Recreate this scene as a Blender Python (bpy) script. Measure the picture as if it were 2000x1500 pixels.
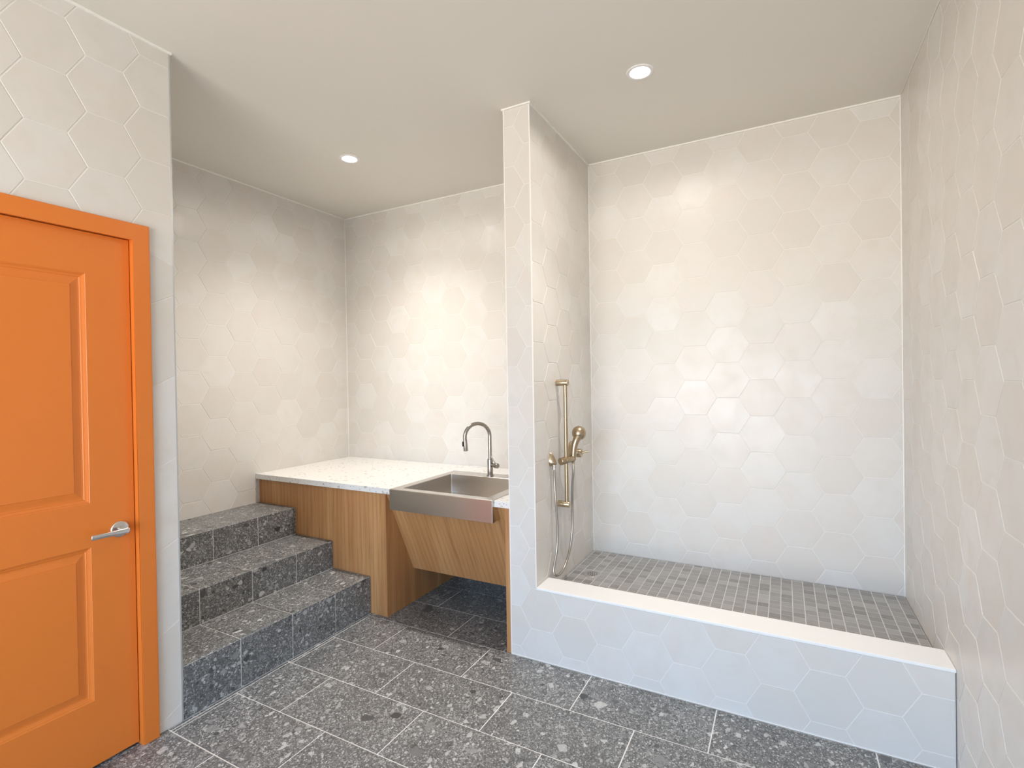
import bpy, bmesh, math, random
from mathutils import Vector, Matrix
random.seed(7)
for o in list(bpy.data.objects): bpy.data.objects.remove(o)
scene = bpy.context.scene
COL = scene.collection
PI = math.pi

# ------------------------------------------------------------------ camera
cam_d = bpy.data.cameras.new('camera'); cam = bpy.data.objects.new('camera', cam_d); COL.objects.link(cam)
cam_d.sensor_fit = 'HORIZONTAL'; cam_d.sensor_width = 36.0; cam_d.lens = 0.9973 * 18.0
cam_d.clip_start = 0.02; cam_d.clip_end = 100
R_ = Vector((0.88201098, 0.47095545, -0.01604981))
U_ = Vector((0.01035862, 0.014674, 0.99983867))
F_ = Vector((-0.47111499, 0.88203494, -0.00806418))
M = Matrix((( R_.x, U_.x, -F_.x, 0.80798), (R_.y, U_.y, -F_.y, -2.39781), (R_.z, U_.z, -F_.z, 1.469), (0, 0, 0, 1)))
cam.matrix_world = M
scene.camera = cam

# ------------------------------------------------------------------ colour management, world
scene.view_settings.view_transform = 'Standard'
scene.view_settings.look = 'None'
scene.view_settings.gamma = 1.0
scene.view_settings.use_curve_mapping = False
scene.view_settings.exposure = 0.12
world = bpy.data.worlds.new('world'); scene.world = world; world.use_nodes = True
wn = world.node_tree.nodes; wl = world.node_tree.links; wn.clear()
w_out = wn.new('ShaderNodeOutputWorld'); w_bg = wn.new('ShaderNodeBackground')
w_tc = wn.new('ShaderNodeTexCoord'); w_sep = wn.new('ShaderNodeSeparateXYZ'); w_r = wn.new('ShaderNodeValToRGB')
wl.new(w_tc.outputs['Generated'], w_sep.inputs[0]); wl.new(w_sep.outputs['Z'], w_r.inputs[0])
w_r.color_ramp.elements[0].position = 0.0; w_r.color_ramp.elements[0].color = (1.04, 0.97, 0.87, 1)
w_r.color_ramp.elements[1].position = 0.06; w_r.color_ramp.elements[1].color = (0.60, 0.85, 1.15, 1)
e = w_r.color_ramp.elements.new(0.6); e.color = (0.40, 0.68, 1.15, 1)
wl.new(w_r.outputs[0], w_bg.inputs[0]); w_bg.inputs[1].default_value = 9.5
wl.new(w_bg.outputs[0], w_out.inputs[0])

# ------------------------------------------------------------------ dimensions
H = 2.9086
XP0, XP1, XR = -0.5008, -0.3464, 1.3512
YB, XL = 0.9010, -2.6023
XD, YD = -1.5291, -1.1269
YF = -4.9                      # wall behind the camera
ZC, YCI, ZS = 0.3833, 0.1518, 0.3059
X1, X2, X3 = -1.528, -1.8576, -2.2167
Z1, Z2, Z3 = 0.2362, 0.4181, 0.6036
ZT, ZTB = 0.8145, 0.779
TD = 0.0015                    # tile relief

# lamps: window portal (daylight comes from the world through the glazed opening behind)
WX0, WX1, WZ0, WZ1 = -1.15, 1.15, 0.05, 2.45
pd = bpy.data.lights.new('window_portal', 'AREA'); pd.shape = 'RECTANGLE'; pd.size = WX1 - WX0; pd.size_y = WZ1 - WZ0
pd.cycles.is_portal = True
po = bpy.data.objects.new('window_portal', pd); COL.objects.link(po)
po.location = ((WX0 + WX1) / 2, YF - 0.05, (WZ0 + WZ1) / 2); po.rotation_euler = (PI / 2, 0, 0)
LAMPS = [(-1.6475, 0.029), (0.222, 0.027)]
SPOT_W = [98, 22]
WIDE_W = [10, 11]
CORE_W = [20, 66]
SPOT_ANGLE, SPOT_BLEND, SPOT_COL = math.radians(132), 1.0, (1.0, 0.93, 0.85)

# ------------------------------------------------------------------ material helpers
def new_mat(name):
    m = bpy.data.materials.new(name); m.use_nodes = True
    nt = m.node_tree; b = nt.nodes['Principled BSDF']
    return m, nt, nt.nodes, nt.links, b
def node(ns, kind, **kw):
    n = ns.new(kind)
    for k, v in kw.items():
        if hasattr(n, k): setattr(n, k, v)
    return n
def mix(ns, ls, fac, a, b, blend='MIX'):
    n = ns.new('ShaderNodeMix'); n.data_type = 'RGBA'; n.blend_type = blend
    for sock, v in ((n.inputs[0], fac), (n.inputs[6], a), (n.inputs[7], b)):
        if isinstance(v, bpy.types.NodeSocket): ls.new(v, sock)
        elif isinstance(v, (tuple, list)): sock.default_value = (*v[:3], 1)
        else: sock.default_value = v
    return n.outputs[2]
def math_(ns, ls, op, a, b=None, clamp=False):
    n = ns.new('ShaderNodeMath'); n.operation = op; n.use_clamp = clamp
    for i, v in enumerate((a, b)):
        if v is None: continue
        if isinstance(v, bpy.types.NodeSocket): ls.new(v, n.inputs[i])
        else: n.inputs[i].default_value = v
    return n.outputs[0]
def ramp(ns, ls, src, stops, interp='LINEAR'):
    n = ns.new('ShaderNodeValToRGB'); n.color_ramp.interpolation = interp
    cr = n.color_ramp
    while len(cr.elements) < len(stops): cr.elements.new(0.5)
    for el, (p, c) in zip(cr.elements, stops):
        el.position = p; el.color = (*c, 1) if isinstance(c, tuple) else (c, c, c, 1)
    ls.new(src, n.inputs[0]); return n.outputs[0]
def bump(ns, ls, h, strength, dist, b):
    n = ns.new('ShaderNodeBump'); n.inputs['Strength'].default_value = strength; n.inputs['Distance'].default_value = dist
    ls.new(h, n.inputs['Height']); ls.new(n.outputs[0], b.inputs['Normal'])
def obj_coord(ns, ls, scale=(1, 1, 1), rnd=0.0):
    tc = ns.new('ShaderNodeTexCoord'); out = tc.outputs['Object']
    if rnd:
        at = ns.new('ShaderNodeAttribute'); at.attribute_name = 'rnd'
        vm = ns.new('ShaderNodeVectorMath'); vm.operation = 'MULTIPLY_ADD'
        cb = ns.new('ShaderNodeCombineXYZ')
        for i in range(3): ls.new(at.outputs['Fac'], cb.inputs[i])
        ls.new(cb.outputs[0], vm.inputs[0]); vm.inputs[1].default_value = (rnd, rnd * 1.7, rnd * 0.6); ls.new(out, vm.inputs[2])
        out = vm.outputs[0]
    mp = ns.new('ShaderNodeMapping'); mp.inputs['Scale'].default_value = scale
    ls.new(out, mp.inputs[0]); return mp.outputs[0]
def tex_noise(ns, ls, vec, scale, detail=3, rough=0.5, dist=0.0):
    n = ns.new('ShaderNodeTexNoise'); n.inputs['Scale'].default_value = scale; n.inputs['Detail'].default_value = detail
    n.inputs['Roughness'].default_value = rough; n.inputs['Distortion'].default_value = dist
    ls.new(vec, n.inputs['Vector']); return n
def tex_vor(ns, ls, vec, scale, feature='F1', rnd=1.0):
    n = ns.new('ShaderNodeTexVoronoi'); n.feature = feature; n.inputs['Scale'].default_value = scale
    n.inputs['Randomness'].default_value = rnd; ls.new(vec, n.inputs['Vector']); return n

def plain(name, col, rough=0.5, metal=0.0, spec=0.5, noise=0.0, nscale=40):
    m, nt, ns, ls, b = new_mat(name)
    v = obj_coord(ns, ls)
    nz = tex_noise(ns, ls, v, nscale, 3)
    c = mix(ns, ls, math_(ns, ls, 'MULTIPLY', nz.outputs[0], noise if noise else 0.04), col, tuple(x * 0.8 for x in col))
    ls.new(c, b.inputs['Base Color'])
    b.inputs['Roughness'].default_value = rough; b.inputs['Metallic'].default_value = metal
    b.inputs['Specular IOR Level'].default_value = spec
    return m

def make_hex_mat():
    m, nt, ns, ls, b = new_mat('cream_hexagon_tile')
    v = obj_coord(ns, ls, rnd=13.0); at = ns.new('ShaderNodeAttribute'); at.attribute_name = 'rnd'
    n1 = tex_noise(ns, ls, v, 4.5, 3, 0.55, 0.4); n2 = tex_noise(ns, ls, v, 9.0, 3, 0.6, 0.6)
    base = ramp(ns, ls, at.outputs['Fac'], [(0.0, (0.690, 0.662, 0.622)), (0.5, (0.717, 0.695, 0.660)), (1.0, (0.742, 0.725, 0.698))])
    m1 = ramp(ns, ls, n1.outputs[0], [(0.42, 0.0), (0.68, 1.0)])
    c = mix(ns, ls, math_(ns, ls, 'MULTIPLY', m1, 0.55), base, (0.715, 0.648, 0.592))
    m2 = ramp(ns, ls, n2.outputs[0], [(0.5, 0.0), (0.72, 1.0)])
    c = mix(ns, ls, math_(ns, ls, 'MULTIPLY', m2, 0.45), c, (0.668, 0.646, 0.590))
    ls.new(c, b.inputs['Base Color'])
    rr = ramp(ns, ls, n2.outputs[0], [(0.3, 0.30), (0.7, 0.42)])
    ls.new(rr, b.inputs['Roughness'])
    v2 = obj_coord(ns, ls)
    n3 = tex_noise(ns, ls, v2, 7.0, 2, 0.5)
    bump(ns, ls, n3.outputs[0], 0.25, 0.004, b)
    return m

def make_ceppo(name='grey_pebbled_stone'):
    m, nt, ns, ls, b = new_mat(name)
    v0 = obj_coord(ns, ls, rnd=29.0)
    # distort the coordinates a little so stones are angular but not regular
    nz = tex_noise(ns, ls, v0, 38, 4, 0.65)
    vm = ns.new('ShaderNodeVectorMath'); vm.operation = 'MULTIPLY_ADD'
    sub = ns.new('ShaderNodeVectorMath'); sub.operation = 'SUBTRACT'; ls.new(nz.outputs['Color'], sub.inputs[0]); sub.inputs[1].default_value = (0.5, 0.5, 0.5)
    ls.new(sub.outputs[0], vm.inputs[0]); vm.inputs[1].default_value = (0.011, 0.011, 0.011); ls.new(v0, vm.inputs[2])
    v = vm.outputs[0]
    fine = tex_vor(ns, ls, v, 210); nf = tex_noise(ns, ls, v, 320, 4, 0.7); nl = tex_noise(ns, ls, v, 5, 3)
    sx = ns.new('ShaderNodeSeparateColor'); ls.new(fine.outputs['Color'], sx.inputs[0])
    c = ramp(ns, ls, sx.outputs[0], [(0.0, (0.030, 0.030, 0.030)), (0.5, (0.110, 0.108, 0.106)), (0.82, (0.23, 0.227, 0.222)), (1.0, (0.50, 0.49, 0.48))])
    c = mix(ns, ls, math_(ns, ls, 'MULTIPLY', ramp(ns, ls, nf.outputs[0], [(0.35, 0.0), (0.7, 1.0)]), 0.55), c, (0.25, 0.247, 0.242))
    c = mix(ns, ls, math_(ns, ls, 'MULTIPLY', ramp(ns, ls, nl.outputs[0], [(0.4, 0.0), (0.65, 1.0)]), 0.45), c, (0.080, 0.079, 0.078))
    def layer(c, scale, p, edge, stops, rmax, sxy):
        mp = ns.new('ShaderNodeMapping'); mp.inputs['Scale'].default_value = sxy; ls.new(v, mp.inputs[0])
        f1 = tex_vor(ns, ls, mp.outputs[0], scale); de = tex_vor(ns, ls, mp.outputs[0], scale, 'DISTANCE_TO_EDGE')
        s = ns.new('ShaderNodeSeparateColor'); ls.new(f1.outputs['Color'], s.inputs[0])
        pick = math_(ns, ls, 'LESS_THAN', s.outputs[0], p)
        rad = math_(ns, ls, 'LESS_THAN', f1.outputs['Distance'], math_(ns, ls, 'ADD', math_(ns, ls, 'MULTIPLY', s.outputs[1], rmax * 0.6), rmax * 0.4))
        ed = math_(ns, ls, 'GREATER_THAN', de.outputs['Distance'], edge)
        mask = math_(ns, ls, 'MULTIPLY', math_(ns, ls, 'MULTIPLY', pick, ed), rad)
        col = ramp(ns, ls, s.outputs[2], stops)
        n2 = tex_noise(ns, ls, v, scale * 3, 3, 0.6)
        col = mix(ns, ls, math_(ns, ls, 'MULTIPLY', n2.outputs[0], 0.42), col, (0.09, 0.088, 0.086))
        return mix(ns, ls, mask, c, col)
    c = layer(c, 190, 0.34, 0.05, [(0.0, (0.05, 0.05, 0.05)), (0.5, (0.26, 0.257, 0.25)), (1.0, (0.62, 0.61, 0.59))], 0.95, (1, 0.8, 0.8))
    c = layer(c, 95, 0.20, 0.05, [(0.0, (0.05, 0.05, 0.05)), (0.45, (0.22, 0.217, 0.212)), (1.0, (0.62, 0.61, 0.59))], 0.95, (1, 0.8, 0.8))
    c = layer(c, 50, 0.105, 0.06, [(0.0, (0.045, 0.045, 0.045)), (0.4, (0.20, 0.197, 0.192)), (1.0, (0.62, 0.61, 0.59))], 0.95, (1, 0.7, 0.9))
    c = layer(c, 26, 0.050, 0.07, [(0.0, (0.030, 0.030, 0.032)), (0.4, (0.17, 0.168, 0.165)), (1.0, (0.52, 0.51, 0.49))], 0.85, (0.8, 1, 1))
    c = layer(c, 12, 0.028, 0.09, [(0.0, (0.035, 0.036, 0.038)), (0.5, (0.20, 0.20, 0.20)), (1.0, (0.42, 0.415, 0.40))], 0.75, (1, 0.7, 1))
    cr = tex_vor(ns, ls, v, 46, 'DISTANCE_TO_EDGE'); nm = tex_noise(ns, ls, v, 14, 2)
    ck = math_(ns, ls, 'MULTIPLY', ramp(ns, ls, cr.outputs['Distance'], [(0.0, 1.0), (0.05, 0.0)]), ramp(ns, ls, nm.outputs[0], [(0.40, 0.0), (0.6, 0.8)]))
    c = mix(ns, ls, ck, c, (0.030, 0.030, 0.031))
    c = mix(ns, ls, 1.0, c, (1.10, 1.14, 1.17), 'MULTIPLY')
    ls.new(c, b.inputs['Base Color'])
    b.inputs['Roughness'].default_value = 0.42
    bump(ns, ls, nf.outputs[0], 0.12, 0.0015, b)
    return m

def make_mosaic():
    m, nt, ns, ls, b = new_mat('grey_linen_mosaic')
    at = ns.new('ShaderNodeAttribute'); at.attribute_name = 'rnd'
    v = obj_coord(ns, ls, (25, 260, 25), rnd=3.0)
    n1 = tex_noise(ns, ls, v, 1.0, 4, 0.65)
    base = ramp(ns, ls, at.outputs['Fac'], [(0.0, (0.19, 0.187, 0.182)), (0.35, (0.255, 0.253, 0.250)), (0.8, (0.305, 0.304, 0.302)), (1.0, (0.37, 0.368, 0.365))])
    c = mix(ns, ls, math_(ns, ls, 'MULTIPLY', ramp(ns, ls, n1.outputs[0], [(0.35, 0.0), (0.7, 1.0)]), 0.5), base, (0.45, 0.447, 0.445))
    ls.new(c, b.inputs['Base Color']); b.inputs['Roughness'].default_value = 0.5
    return m

def make_wood():
    m, nt, ns, ls, b = new_mat('oak_veneer')
    v = obj_coord(ns, ls, (1, 1, 0.03))
    v2 = obj_coord(ns, ls, (1, 1, 0.07))
    big = tex_noise(ns, ls, v2, 7, 2, 0.5, 0.6)
    w = ns.new('ShaderNodeTexWave'); w.wave_type = 'BANDS'; w.bands_direction = 'X'; w.inputs['Scale'].default_value = 9; w.inputs['Distortion'].default_value = 4.5
    w.inputs['Detail'].default_value = 3; w.inputs['Detail Scale'].default_value = 1.6; ls.new(v2, w.inputs['Vector'])
    g1 = tex_noise(ns, ls, v, 130, 5, 0.6); g2 = tex_noise(ns, ls, v, 260, 3, 0.6)
    c = ramp(ns, ls, big.outputs[0], [(0.3, (0.42, 0.188, 0.066)), (0.5, (0.50, 0.246, 0.094)), (0.7, (0.58, 0.31, 0.130))])
    c = mix(ns, ls, math_(ns, ls, 'MULTIPLY', ramp(ns, ls, w.outputs[0], [(0.0, 0.0), (0.25, 0.3), (1.0, 1.0)]), 0.30), (0.30, 0.140, 0.050), c) if False else mix(ns, ls, math_(ns, ls, 'MULTIPLY', ramp(ns, ls, w.outputs[0], [(0.55, 0.0), (1.0, 1.0)]), 0.27), c, (0.25, 0.100, 0.032))
    c = mix(ns, ls, math_(ns, ls, 'MULTIPLY', ramp(ns, ls, g1.outputs[0], [(0.50, 0.0), (0.72, 1.0)]), 0.60), c, (0.17, 0.066, 0.022))
    c = mix(ns, ls, math_(ns, ls, 'MULTIPLY', ramp(ns, ls, g2.outputs[0], [(0.45, 0.0), (0.7, 1.0)]), 0.25), c, (0.60, 0.35, 0.17))
    ls.new(c, b.inputs['Base Color']); b.inputs['Roughness'].default_value = 0.48
    bump(ns, ls, g1.outputs[0], 0.08, 0.001, b)
    return m

def make_terrazzo():
    m, nt, ns, ls, b = new_mat('white_terrazzo')
    v = obj_coord(ns, ls)
    c = mix(ns, ls, tex_noise(ns, ls, v, 60, 3).outputs[0], (0.86, 0.85, 0.83), (0.82, 0.81, 0.79))
    for sc, p, r, stops in ((52, 0.05, 0.40, [(0.0, (0.36, 0.35, 0.35)), (0.4, (0.50, 0.47, 0.44)), (0.7, (0.58, 0.50, 0.42)), (1.0, (0.66, 0.64, 0.62))]),
                            (120, 0.10, 0.38, [(0.0, (0.26, 0.27, 0.31)), (0.5, (0.45, 0.44, 0.44)), (1.0, (0.60, 0.45, 0.36))]),
                            (34, 0.06, 0.42, [(0.0, (0.42, 0.41, 0.40)), (0.5, (0.55, 0.52, 0.49)), (1.0, (0.62, 0.60, 0.58))])):
        f1 = tex_vor(ns, ls, v, sc); de = tex_vor(ns, ls, v, sc, 'DISTANCE_TO_EDGE')
        s = ns.new('ShaderNodeSeparateColor'); ls.new(f1.outputs['Color'], s.inputs[0])
        mk = math_(ns, ls, 'MULTIPLY', math_(ns, ls, 'LESS_THAN', s.outputs[0], p), math_(ns, ls, 'LESS_THAN', f1.outputs['Distance'], r))
        mk = math_(ns, ls, 'MULTIPLY', mk, math_(ns, ls, 'GREATER_THAN', de.outputs['Distance'], 0.06))
        c = mix(ns, ls, mk, c, ramp(ns, ls, s.outputs[2], stops))
    ls.new(c, b.inputs['Base Color']); b.inputs['Roughness'].default_value = 0.28
    return m

def make_brushed(name, col, rough, axis_scale=(400, 8, 8), bmp=0.012):
    m, nt, ns, ls, b = new_mat(name)
    v = obj_coord(ns, ls, axis_scale)
    n = tex_noise(ns, ls, v, 1.0, 3, 0.6)
    c = mix(ns, ls, n.outputs[0], tuple(x * 0.985 for x in col), col)
    ls.new(c, b.inputs['Base Color']); b.inputs['Metallic'].default_value = 1.0
    r = ramp(ns, ls, n.outputs[0], [(0.3, rough * 0.985), (0.7, rough * 1.015)]); ls.new(r, b.inputs['Roughness'])
    if bmp: bump(ns, ls, n.outputs[0], bmp, 0.0003, b)
    return m

def make_paint(name, col, rough):
    m, nt, ns, ls, b = new_mat(name)
    v = obj_coord(ns, ls)
    n = tex_noise(ns, ls, v, 180, 3, 0.6); n2 = tex_noise(ns, ls, v, 3, 2)
    c = mix(ns, ls, math_(ns, ls, 'MULTIPLY', n2.outputs[0], 0.25), col, tuple(x * 0.93 for x in col))
    ls.new(c, b.inputs['Base Color']); b.inputs['Roughness'].default_value = rough
    bump(ns, ls, n.outputs[0], 0.06, 0.0008, b)
    return m

M_HEX = make_hex_mat(); M_CEPPO = make_ceppo(); M_MOS = make_mosaic(); M_WOOD = make_wood(); M_TERR = make_terrazzo()
M_GROUT = plain('white_grout', (0.81, 0.79, 0.755), 0.7)
M_GROUTG = plain('light_grey_grout', (0.74, 0.74, 0.73), 0.8)
M_GROUTM = plain('grey_mosaic_grout', (0.64, 0.635, 0.62), 0.8)
M_CEIL = make_paint('ceiling_paint', (0.75, 0.722, 0.660), 0.75)
M_CAULK = plain('white_caulk', (0.90, 0.88, 0.84), 0.5)
M_ORANGE = make_paint('orange_door_paint', (0.75, 0.205, 0.030), 0.36)
M_QUARTZ = plain('white_quartz', (0.93, 0.925, 0.91), 0.3, noise=0.05, nscale=90)
M_STEEL = make_brushed('brushed_stainless', (0.64, 0.605, 0.565), 0.27, (1, 1, 160), 0.0)
M_NICKEL = make_brushed('brushed_nickel', (0.38, 0.355, 0.33), 0.23)
M_BRONZE = make_brushed('champagne_bronze', (0.47, 0.375, 0.255), 0.27)
M_HOSE = make_brushed('steel_hose', (0.46, 0.42, 0.37), 0.30, (300, 300, 900))
M_CHROME = make_brushed('satin_chrome', (0.68, 0.66, 0.64), 0.18)
M_ALU = plain('aluminium_edge', (0.62, 0.63, 0.63), 0.35, 0.6)
M_BLACK = plain('black_rubber_and_hole_shade', (0.012, 0.012, 0.013), 0.5)
M_DARK = plain('dark_gap', (0.02, 0.02, 0.02), 0.9)
M_WHITE = plain('white_enamel', (0.82, 0.81, 0.79), 0.4)
m_, nt_, ns_, ls_, b_ = new_mat('lamp_diffuser')
b_.inputs['Base Color'].default_value = (0.9, 0.9, 0.88, 1)
b_.inputs['Emission Color'].default_value = (1.0, 0.97, 0.92, 1); b_.inputs['Emission Strength'].default_value = 9.0
M_LAMP = m_

# ------------------------------------------------------------------ object helpers
def link(name, me, parent=None, loc=None, rot=None):
    o = bpy.data.objects.new(name, me); COL.objects.link(o)
    if parent: o.parent = parent
    if loc is not None: o.location = loc
    if rot is not None: o.rotation_euler = rot
    return o
def obj(name, bm, mats, parent=None, smooth=False, loc=None, rot=None, auto=None):
    bmesh.ops.recalc_face_normals(bm, faces=bm.faces[:])
    me = bpy.data.meshes.new(name); bm.to_mesh(me); bm.free()
    for m in (mats if isinstance(mats, (list, tuple)) else [mats]): me.materials.append(m)
    if smooth or auto is not None:
        for p in me.polygons: p.use_smooth = True
        if auto is not None: me.set_sharp_from_angle(angle=math.radians(auto))
    return link(name, me, parent, loc, rot)
def tag(o, label=None, cat=None, group=None, kind=None):
    for k, v in (('label', label), ('category', cat), ('group', group), ('kind', kind)):
        if v: o[k] = v
    return o
def thing(name, label, cat, loc=(0, 0, 0), group=None, rot=(0, 0, 0)):
    o = link(name, None); o.location = loc; o.rotation_euler = rot
    return tag(o, label, cat, group)
def box(bm, x0, x1, y0, y1, z0, z1, bev=0.0, seg=2, mi=0):
    r = bmesh.ops.create_cube(bm, size=1.0)
    for v in r['verts']:
        v.co = Vector((x0 + (v.co.x + 0.5) * (x1 - x0), y0 + (v.co.y + 0.5) * (y1 - y0), z0 + (v.co.z + 0.5) * (z1 - z0)))
    fs = set(f for v in r['verts'] for f in v.link_faces)
    for f in fs: f.material_index = mi
    if bev:
        es = list({e for v in r['verts'] for e in v.link_edges})
        bmesh.ops.bevel(bm, geom=es, offset=bev, segments=seg, affect='EDGES', profile=0.5)
    return bm
def B(*a, **k):
    bm = bmesh.new(); return box(bm, *a, **k)
def frame_of(d):
    d = d.normalized(); a = Vector((0, 0, 1)) if abs(d.z) < 0.9 else Vector((1, 0, 0))
    u = d.cross(a).normalized(); return u, d.cross(u).normalized()
def lathe(bm, p, d, prof, seg=32, mi=0, squash=None):
    """revolve (t along d, radius) pairs about the axis through p"""
    d = Vector(d).normalized(); p = Vector(p); u, v = frame_of(d); rings = []
    for t, r in prof:
        if r < 1e-6: rings.append([bm.verts.new(p + d * t)])
        else:
            rings.append([bm.verts.new(p + d * t + (u * math.cos(2 * PI * k / seg) + v * math.sin(2 * PI * k / seg)) * r) for k in range(seg)])
    for a, b in zip(rings, rings[1:]):
        for k in range(seg):
            k2 = (k + 1) % seg
            if len(a) == 1 and len(b) == 1: continue
            if len(a) == 1: f = bm.faces.new((a[0], b[k], b[k2]))
            elif len(b) == 1: f = bm.faces.new((a[k], b[0], a[k2]))
            else: f = bm.faces.new((a[k], b[k], b[k2], a[k2]))
            f.material_index = mi
    return bm
def catmull(pts, n=10):
    P = [Vector(p) for p in pts]; P = [P[0] * 2 - P[1]] + P + [P[-1] * 2 - P[-2]]; out = []
    for i in range(1, len(P) - 2):
        for k in range(n):
            t = k / n; a, b, c, d = P[i - 1], P[i], P[i + 1], P[i + 2]
            out.append(0.5 * ((2 * b) + (c - a) * t + (2 * a - 5 * b + 4 * c - d) * t * t + (3 * b - a - 3 * c + d) * t ** 3))
    out.append(P[-2]); return out
def sweep(bm, pts, rad, seg=16, caps=True):
    pts = [Vector(p) for p in pts]; n = len(pts); rings = []
    d0 = (pts[1] - pts[0]).normalized(); u, v = frame_of(d0)
    for i, p in enumerate(pts):
        d = (pts[min(i + 1, n - 1)] - pts[max(i - 1, 0)]).normalized()
        u = (u - d * u.dot(d)).normalized(); v = d.cross(u)
        r = rad(i / (n - 1)) if callable(rad) else rad
        if not isinstance(r, tuple): r = (r, r)
        rings.append([bm.verts.new(p + u * math.cos(2 * PI * k / seg) * r[0] + v * math.sin(2 * PI * k / seg) * r[1]) for k in range(seg)])
    for a, b in zip(rings, rings[1:]):
        for k in range(seg): bm.faces.new((a[k], b[k], b[(k + 1) % seg], a[(k + 1) % seg]))
    if caps:
        bm.faces.new(rings[0][::-1]); bm.faces.new(rings[-1])
    return bm

# ------------------------------------------------------------------ tiling
def hp_clip(poly, a, b, c, tag_):
    """keep a*x+b*y<=c of a convex polygon of (x,y,edge_tag)"""
    out = []; n = len(poly)
    for i in range(n):
        x, y, t = poly[i]; x2, y2, _ = poly[(i + 1) % n]
        d1 = a * x + b * y - c; d2 = a * x2 + b * y2 - c
        if d1 <= 1e-9:
            out.append((x, y, t))
            if d2 > 1e-9:
                k = d1 / (d1 - d2); out.append((x + (x2 - x) * k, y + (y2 - y) * k, tag_))
        elif d2 <= 1e-9:
            k = d1 / (d1 - d2); out.append((x + (x2 - x) * k, y + (y2 - y) * k, t))
    # drop tiny edges
    res = []
    for i in range(len(out)):
        x, y, t = out[i]; x2, y2, _ = out[(i + 1) % len(out)]
        if math.hypot(x2 - x, y2 - y) > 4e-4: res.append((x, y, t))
    return res
def area(p): return 0.5 * sum(p[i][0] * p[(i + 1) % len(p)][1] - p[(i + 1) % len(p)][0] * p[i][1] for i in range(len(p)))
def inset(poly, g):
    n = len(poly); L = []
    for i in range(n):
        x, y, t = poly[i]; x2, y2, _ = poly[(i + 1) % n]
        l = math.hypot(x2 - x, y2 - y); nx, ny = -(y2 - y) / l, (x2 - x) / l
        o = g if t != 'seam' else 0.0
        L.append((nx, ny, nx * x + ny * y + o))
    out = []
    for i in range(n):
        a, b = L[i - 1], L[i]; det = a[0] * b[1] - a[1] * b[0]
        if abs(det) < 1e-4: out.append((poly[i][0] + b[0] * g, poly[i][1] + b[1] * g, poly[i][2])); continue
        out.append(((a[2] * b[1] - a[1] * b[2]) / det, (a[0] * b[2] - a[2] * b[0]) / det, poly[i][2]))
    for i in range(n):
        e1 = (poly[(i + 1) % n][0] - poly[i][0], poly[(i + 1) % n][1] - poly[i][1])
        e2 = (out[(i + 1) % n][0] - out[i][0], out[(i + 1) % n][1] - out[i][1])
        if e1[0] * e2[0] + e1[1] * e2[1] <= 0: return None
    return out
def rect_clip(poly, r):
    u0, u1, v0, v1 = r
    for a, b, c in ((-1, 0, -u0), (1, 0, u1), (0, -1, -v0), (0, 1, v1)):
        poly = hp_clip(poly, a, b, c, 'edge')
        if len(poly) < 3: return []
    return poly
def hexes(r, c, s, z0, pz):
    u0, u1, v0, v1 = r; out = []; k = s
    for n in range(int((u0 - c) / (1.5 * s)) - 2, int((u1 - c) / (1.5 * s)) + 3):
        for m in range(int((v0 - z0) / pz) - 2, int((v1 - z0) / pz) + 3):
            cx = c + 1.5 * s * n; top = z0 + pz * (m + (0.5 if n % 2 else 0)); cy = top - pz / 2
            out.append([(cx + k, cy, 0), (cx + k / 2, cy + pz / 2, 0), (cx - k / 2, cy + pz / 2, 0), (cx - k, cy, 0), (cx - k / 2, cy - pz / 2, 0), (cx + k / 2, cy - pz / 2, 0)])
    return out
def quad(u0, u1, v0, v1): return [(u0, v0, 0), (u1, v0, 0), (u1, v1, 0), (u0, v1, 0)]
def tiles(bm, lay, place, groups, gap, cham, h, mi=1, tilt=0.0, lift=0.0, rnds=None):
    """groups: list of lists of convex pieces (each list one tile); place(u,v,w) -> Vector"""
    for g in groups:
        rnd = random.random() if rnds is None else rnds[groups.index(g)]; tx = random.uniform(-tilt, tilt); ty = random.uniform(-tilt, tilt); lz = random.uniform(-lift, lift)
        if not g: continue
        mx = sum(p[0] for q in g for p in q) / sum(len(q) for q in g); my = sum(p[1] for q in g for p in q) / sum(len(q) for q in g)
        for q in g:
            if len(q) < 3 or area(q) < 2e-5: continue
            base = top = None
            for _try in range(4):
                base = inset(q, gap / 2); top = inset(base, cham) if base else None
                if top or len(q) <= 3: break
                # drop the shortest edge and try again
                n_ = len(q); k_ = min(range(n_), key=lambda i: math.hypot(q[(i + 1) % n_][0] - q[i][0], q[(i + 1) % n_][1] - q[i][1]))
                q = [p for i, p in enumerate(q) if i != (k_ + 1) % n_] if q[k_][2] == q[(k_ + 1) % n_][2] else [p for i, p in enumerate(q) if i != k_]
            if not top: continue
            hh = lambda p, h0: h0 + lz + tx * (p[0] - mx) + ty * (p[1] - my)
            b0 = [bm.verts.new(place(p[0], p[1], 0)) for p in base]
            b1 = [bm.verts.new(place(p[0], p[1], hh(p, h - cham))) for p in base]
            b2 = [bm.verts.new(place(p[0], p[1], hh(p, h))) for p in top]
            n = len(q); fs = [bm.faces.new(b2)]
            for i in range(n):
                if q[i][2] == 'seam': continue
                j = (i + 1) % n
                fs.append(bm.faces.new((b1[i], b1[j], b2[j], b2[i]))); fs.append(bm.faces.new((b0[i], b0[j], b1[j], b1[i])))
            for f in fs: f.material_index = mi; f[lay] = rnd
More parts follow.
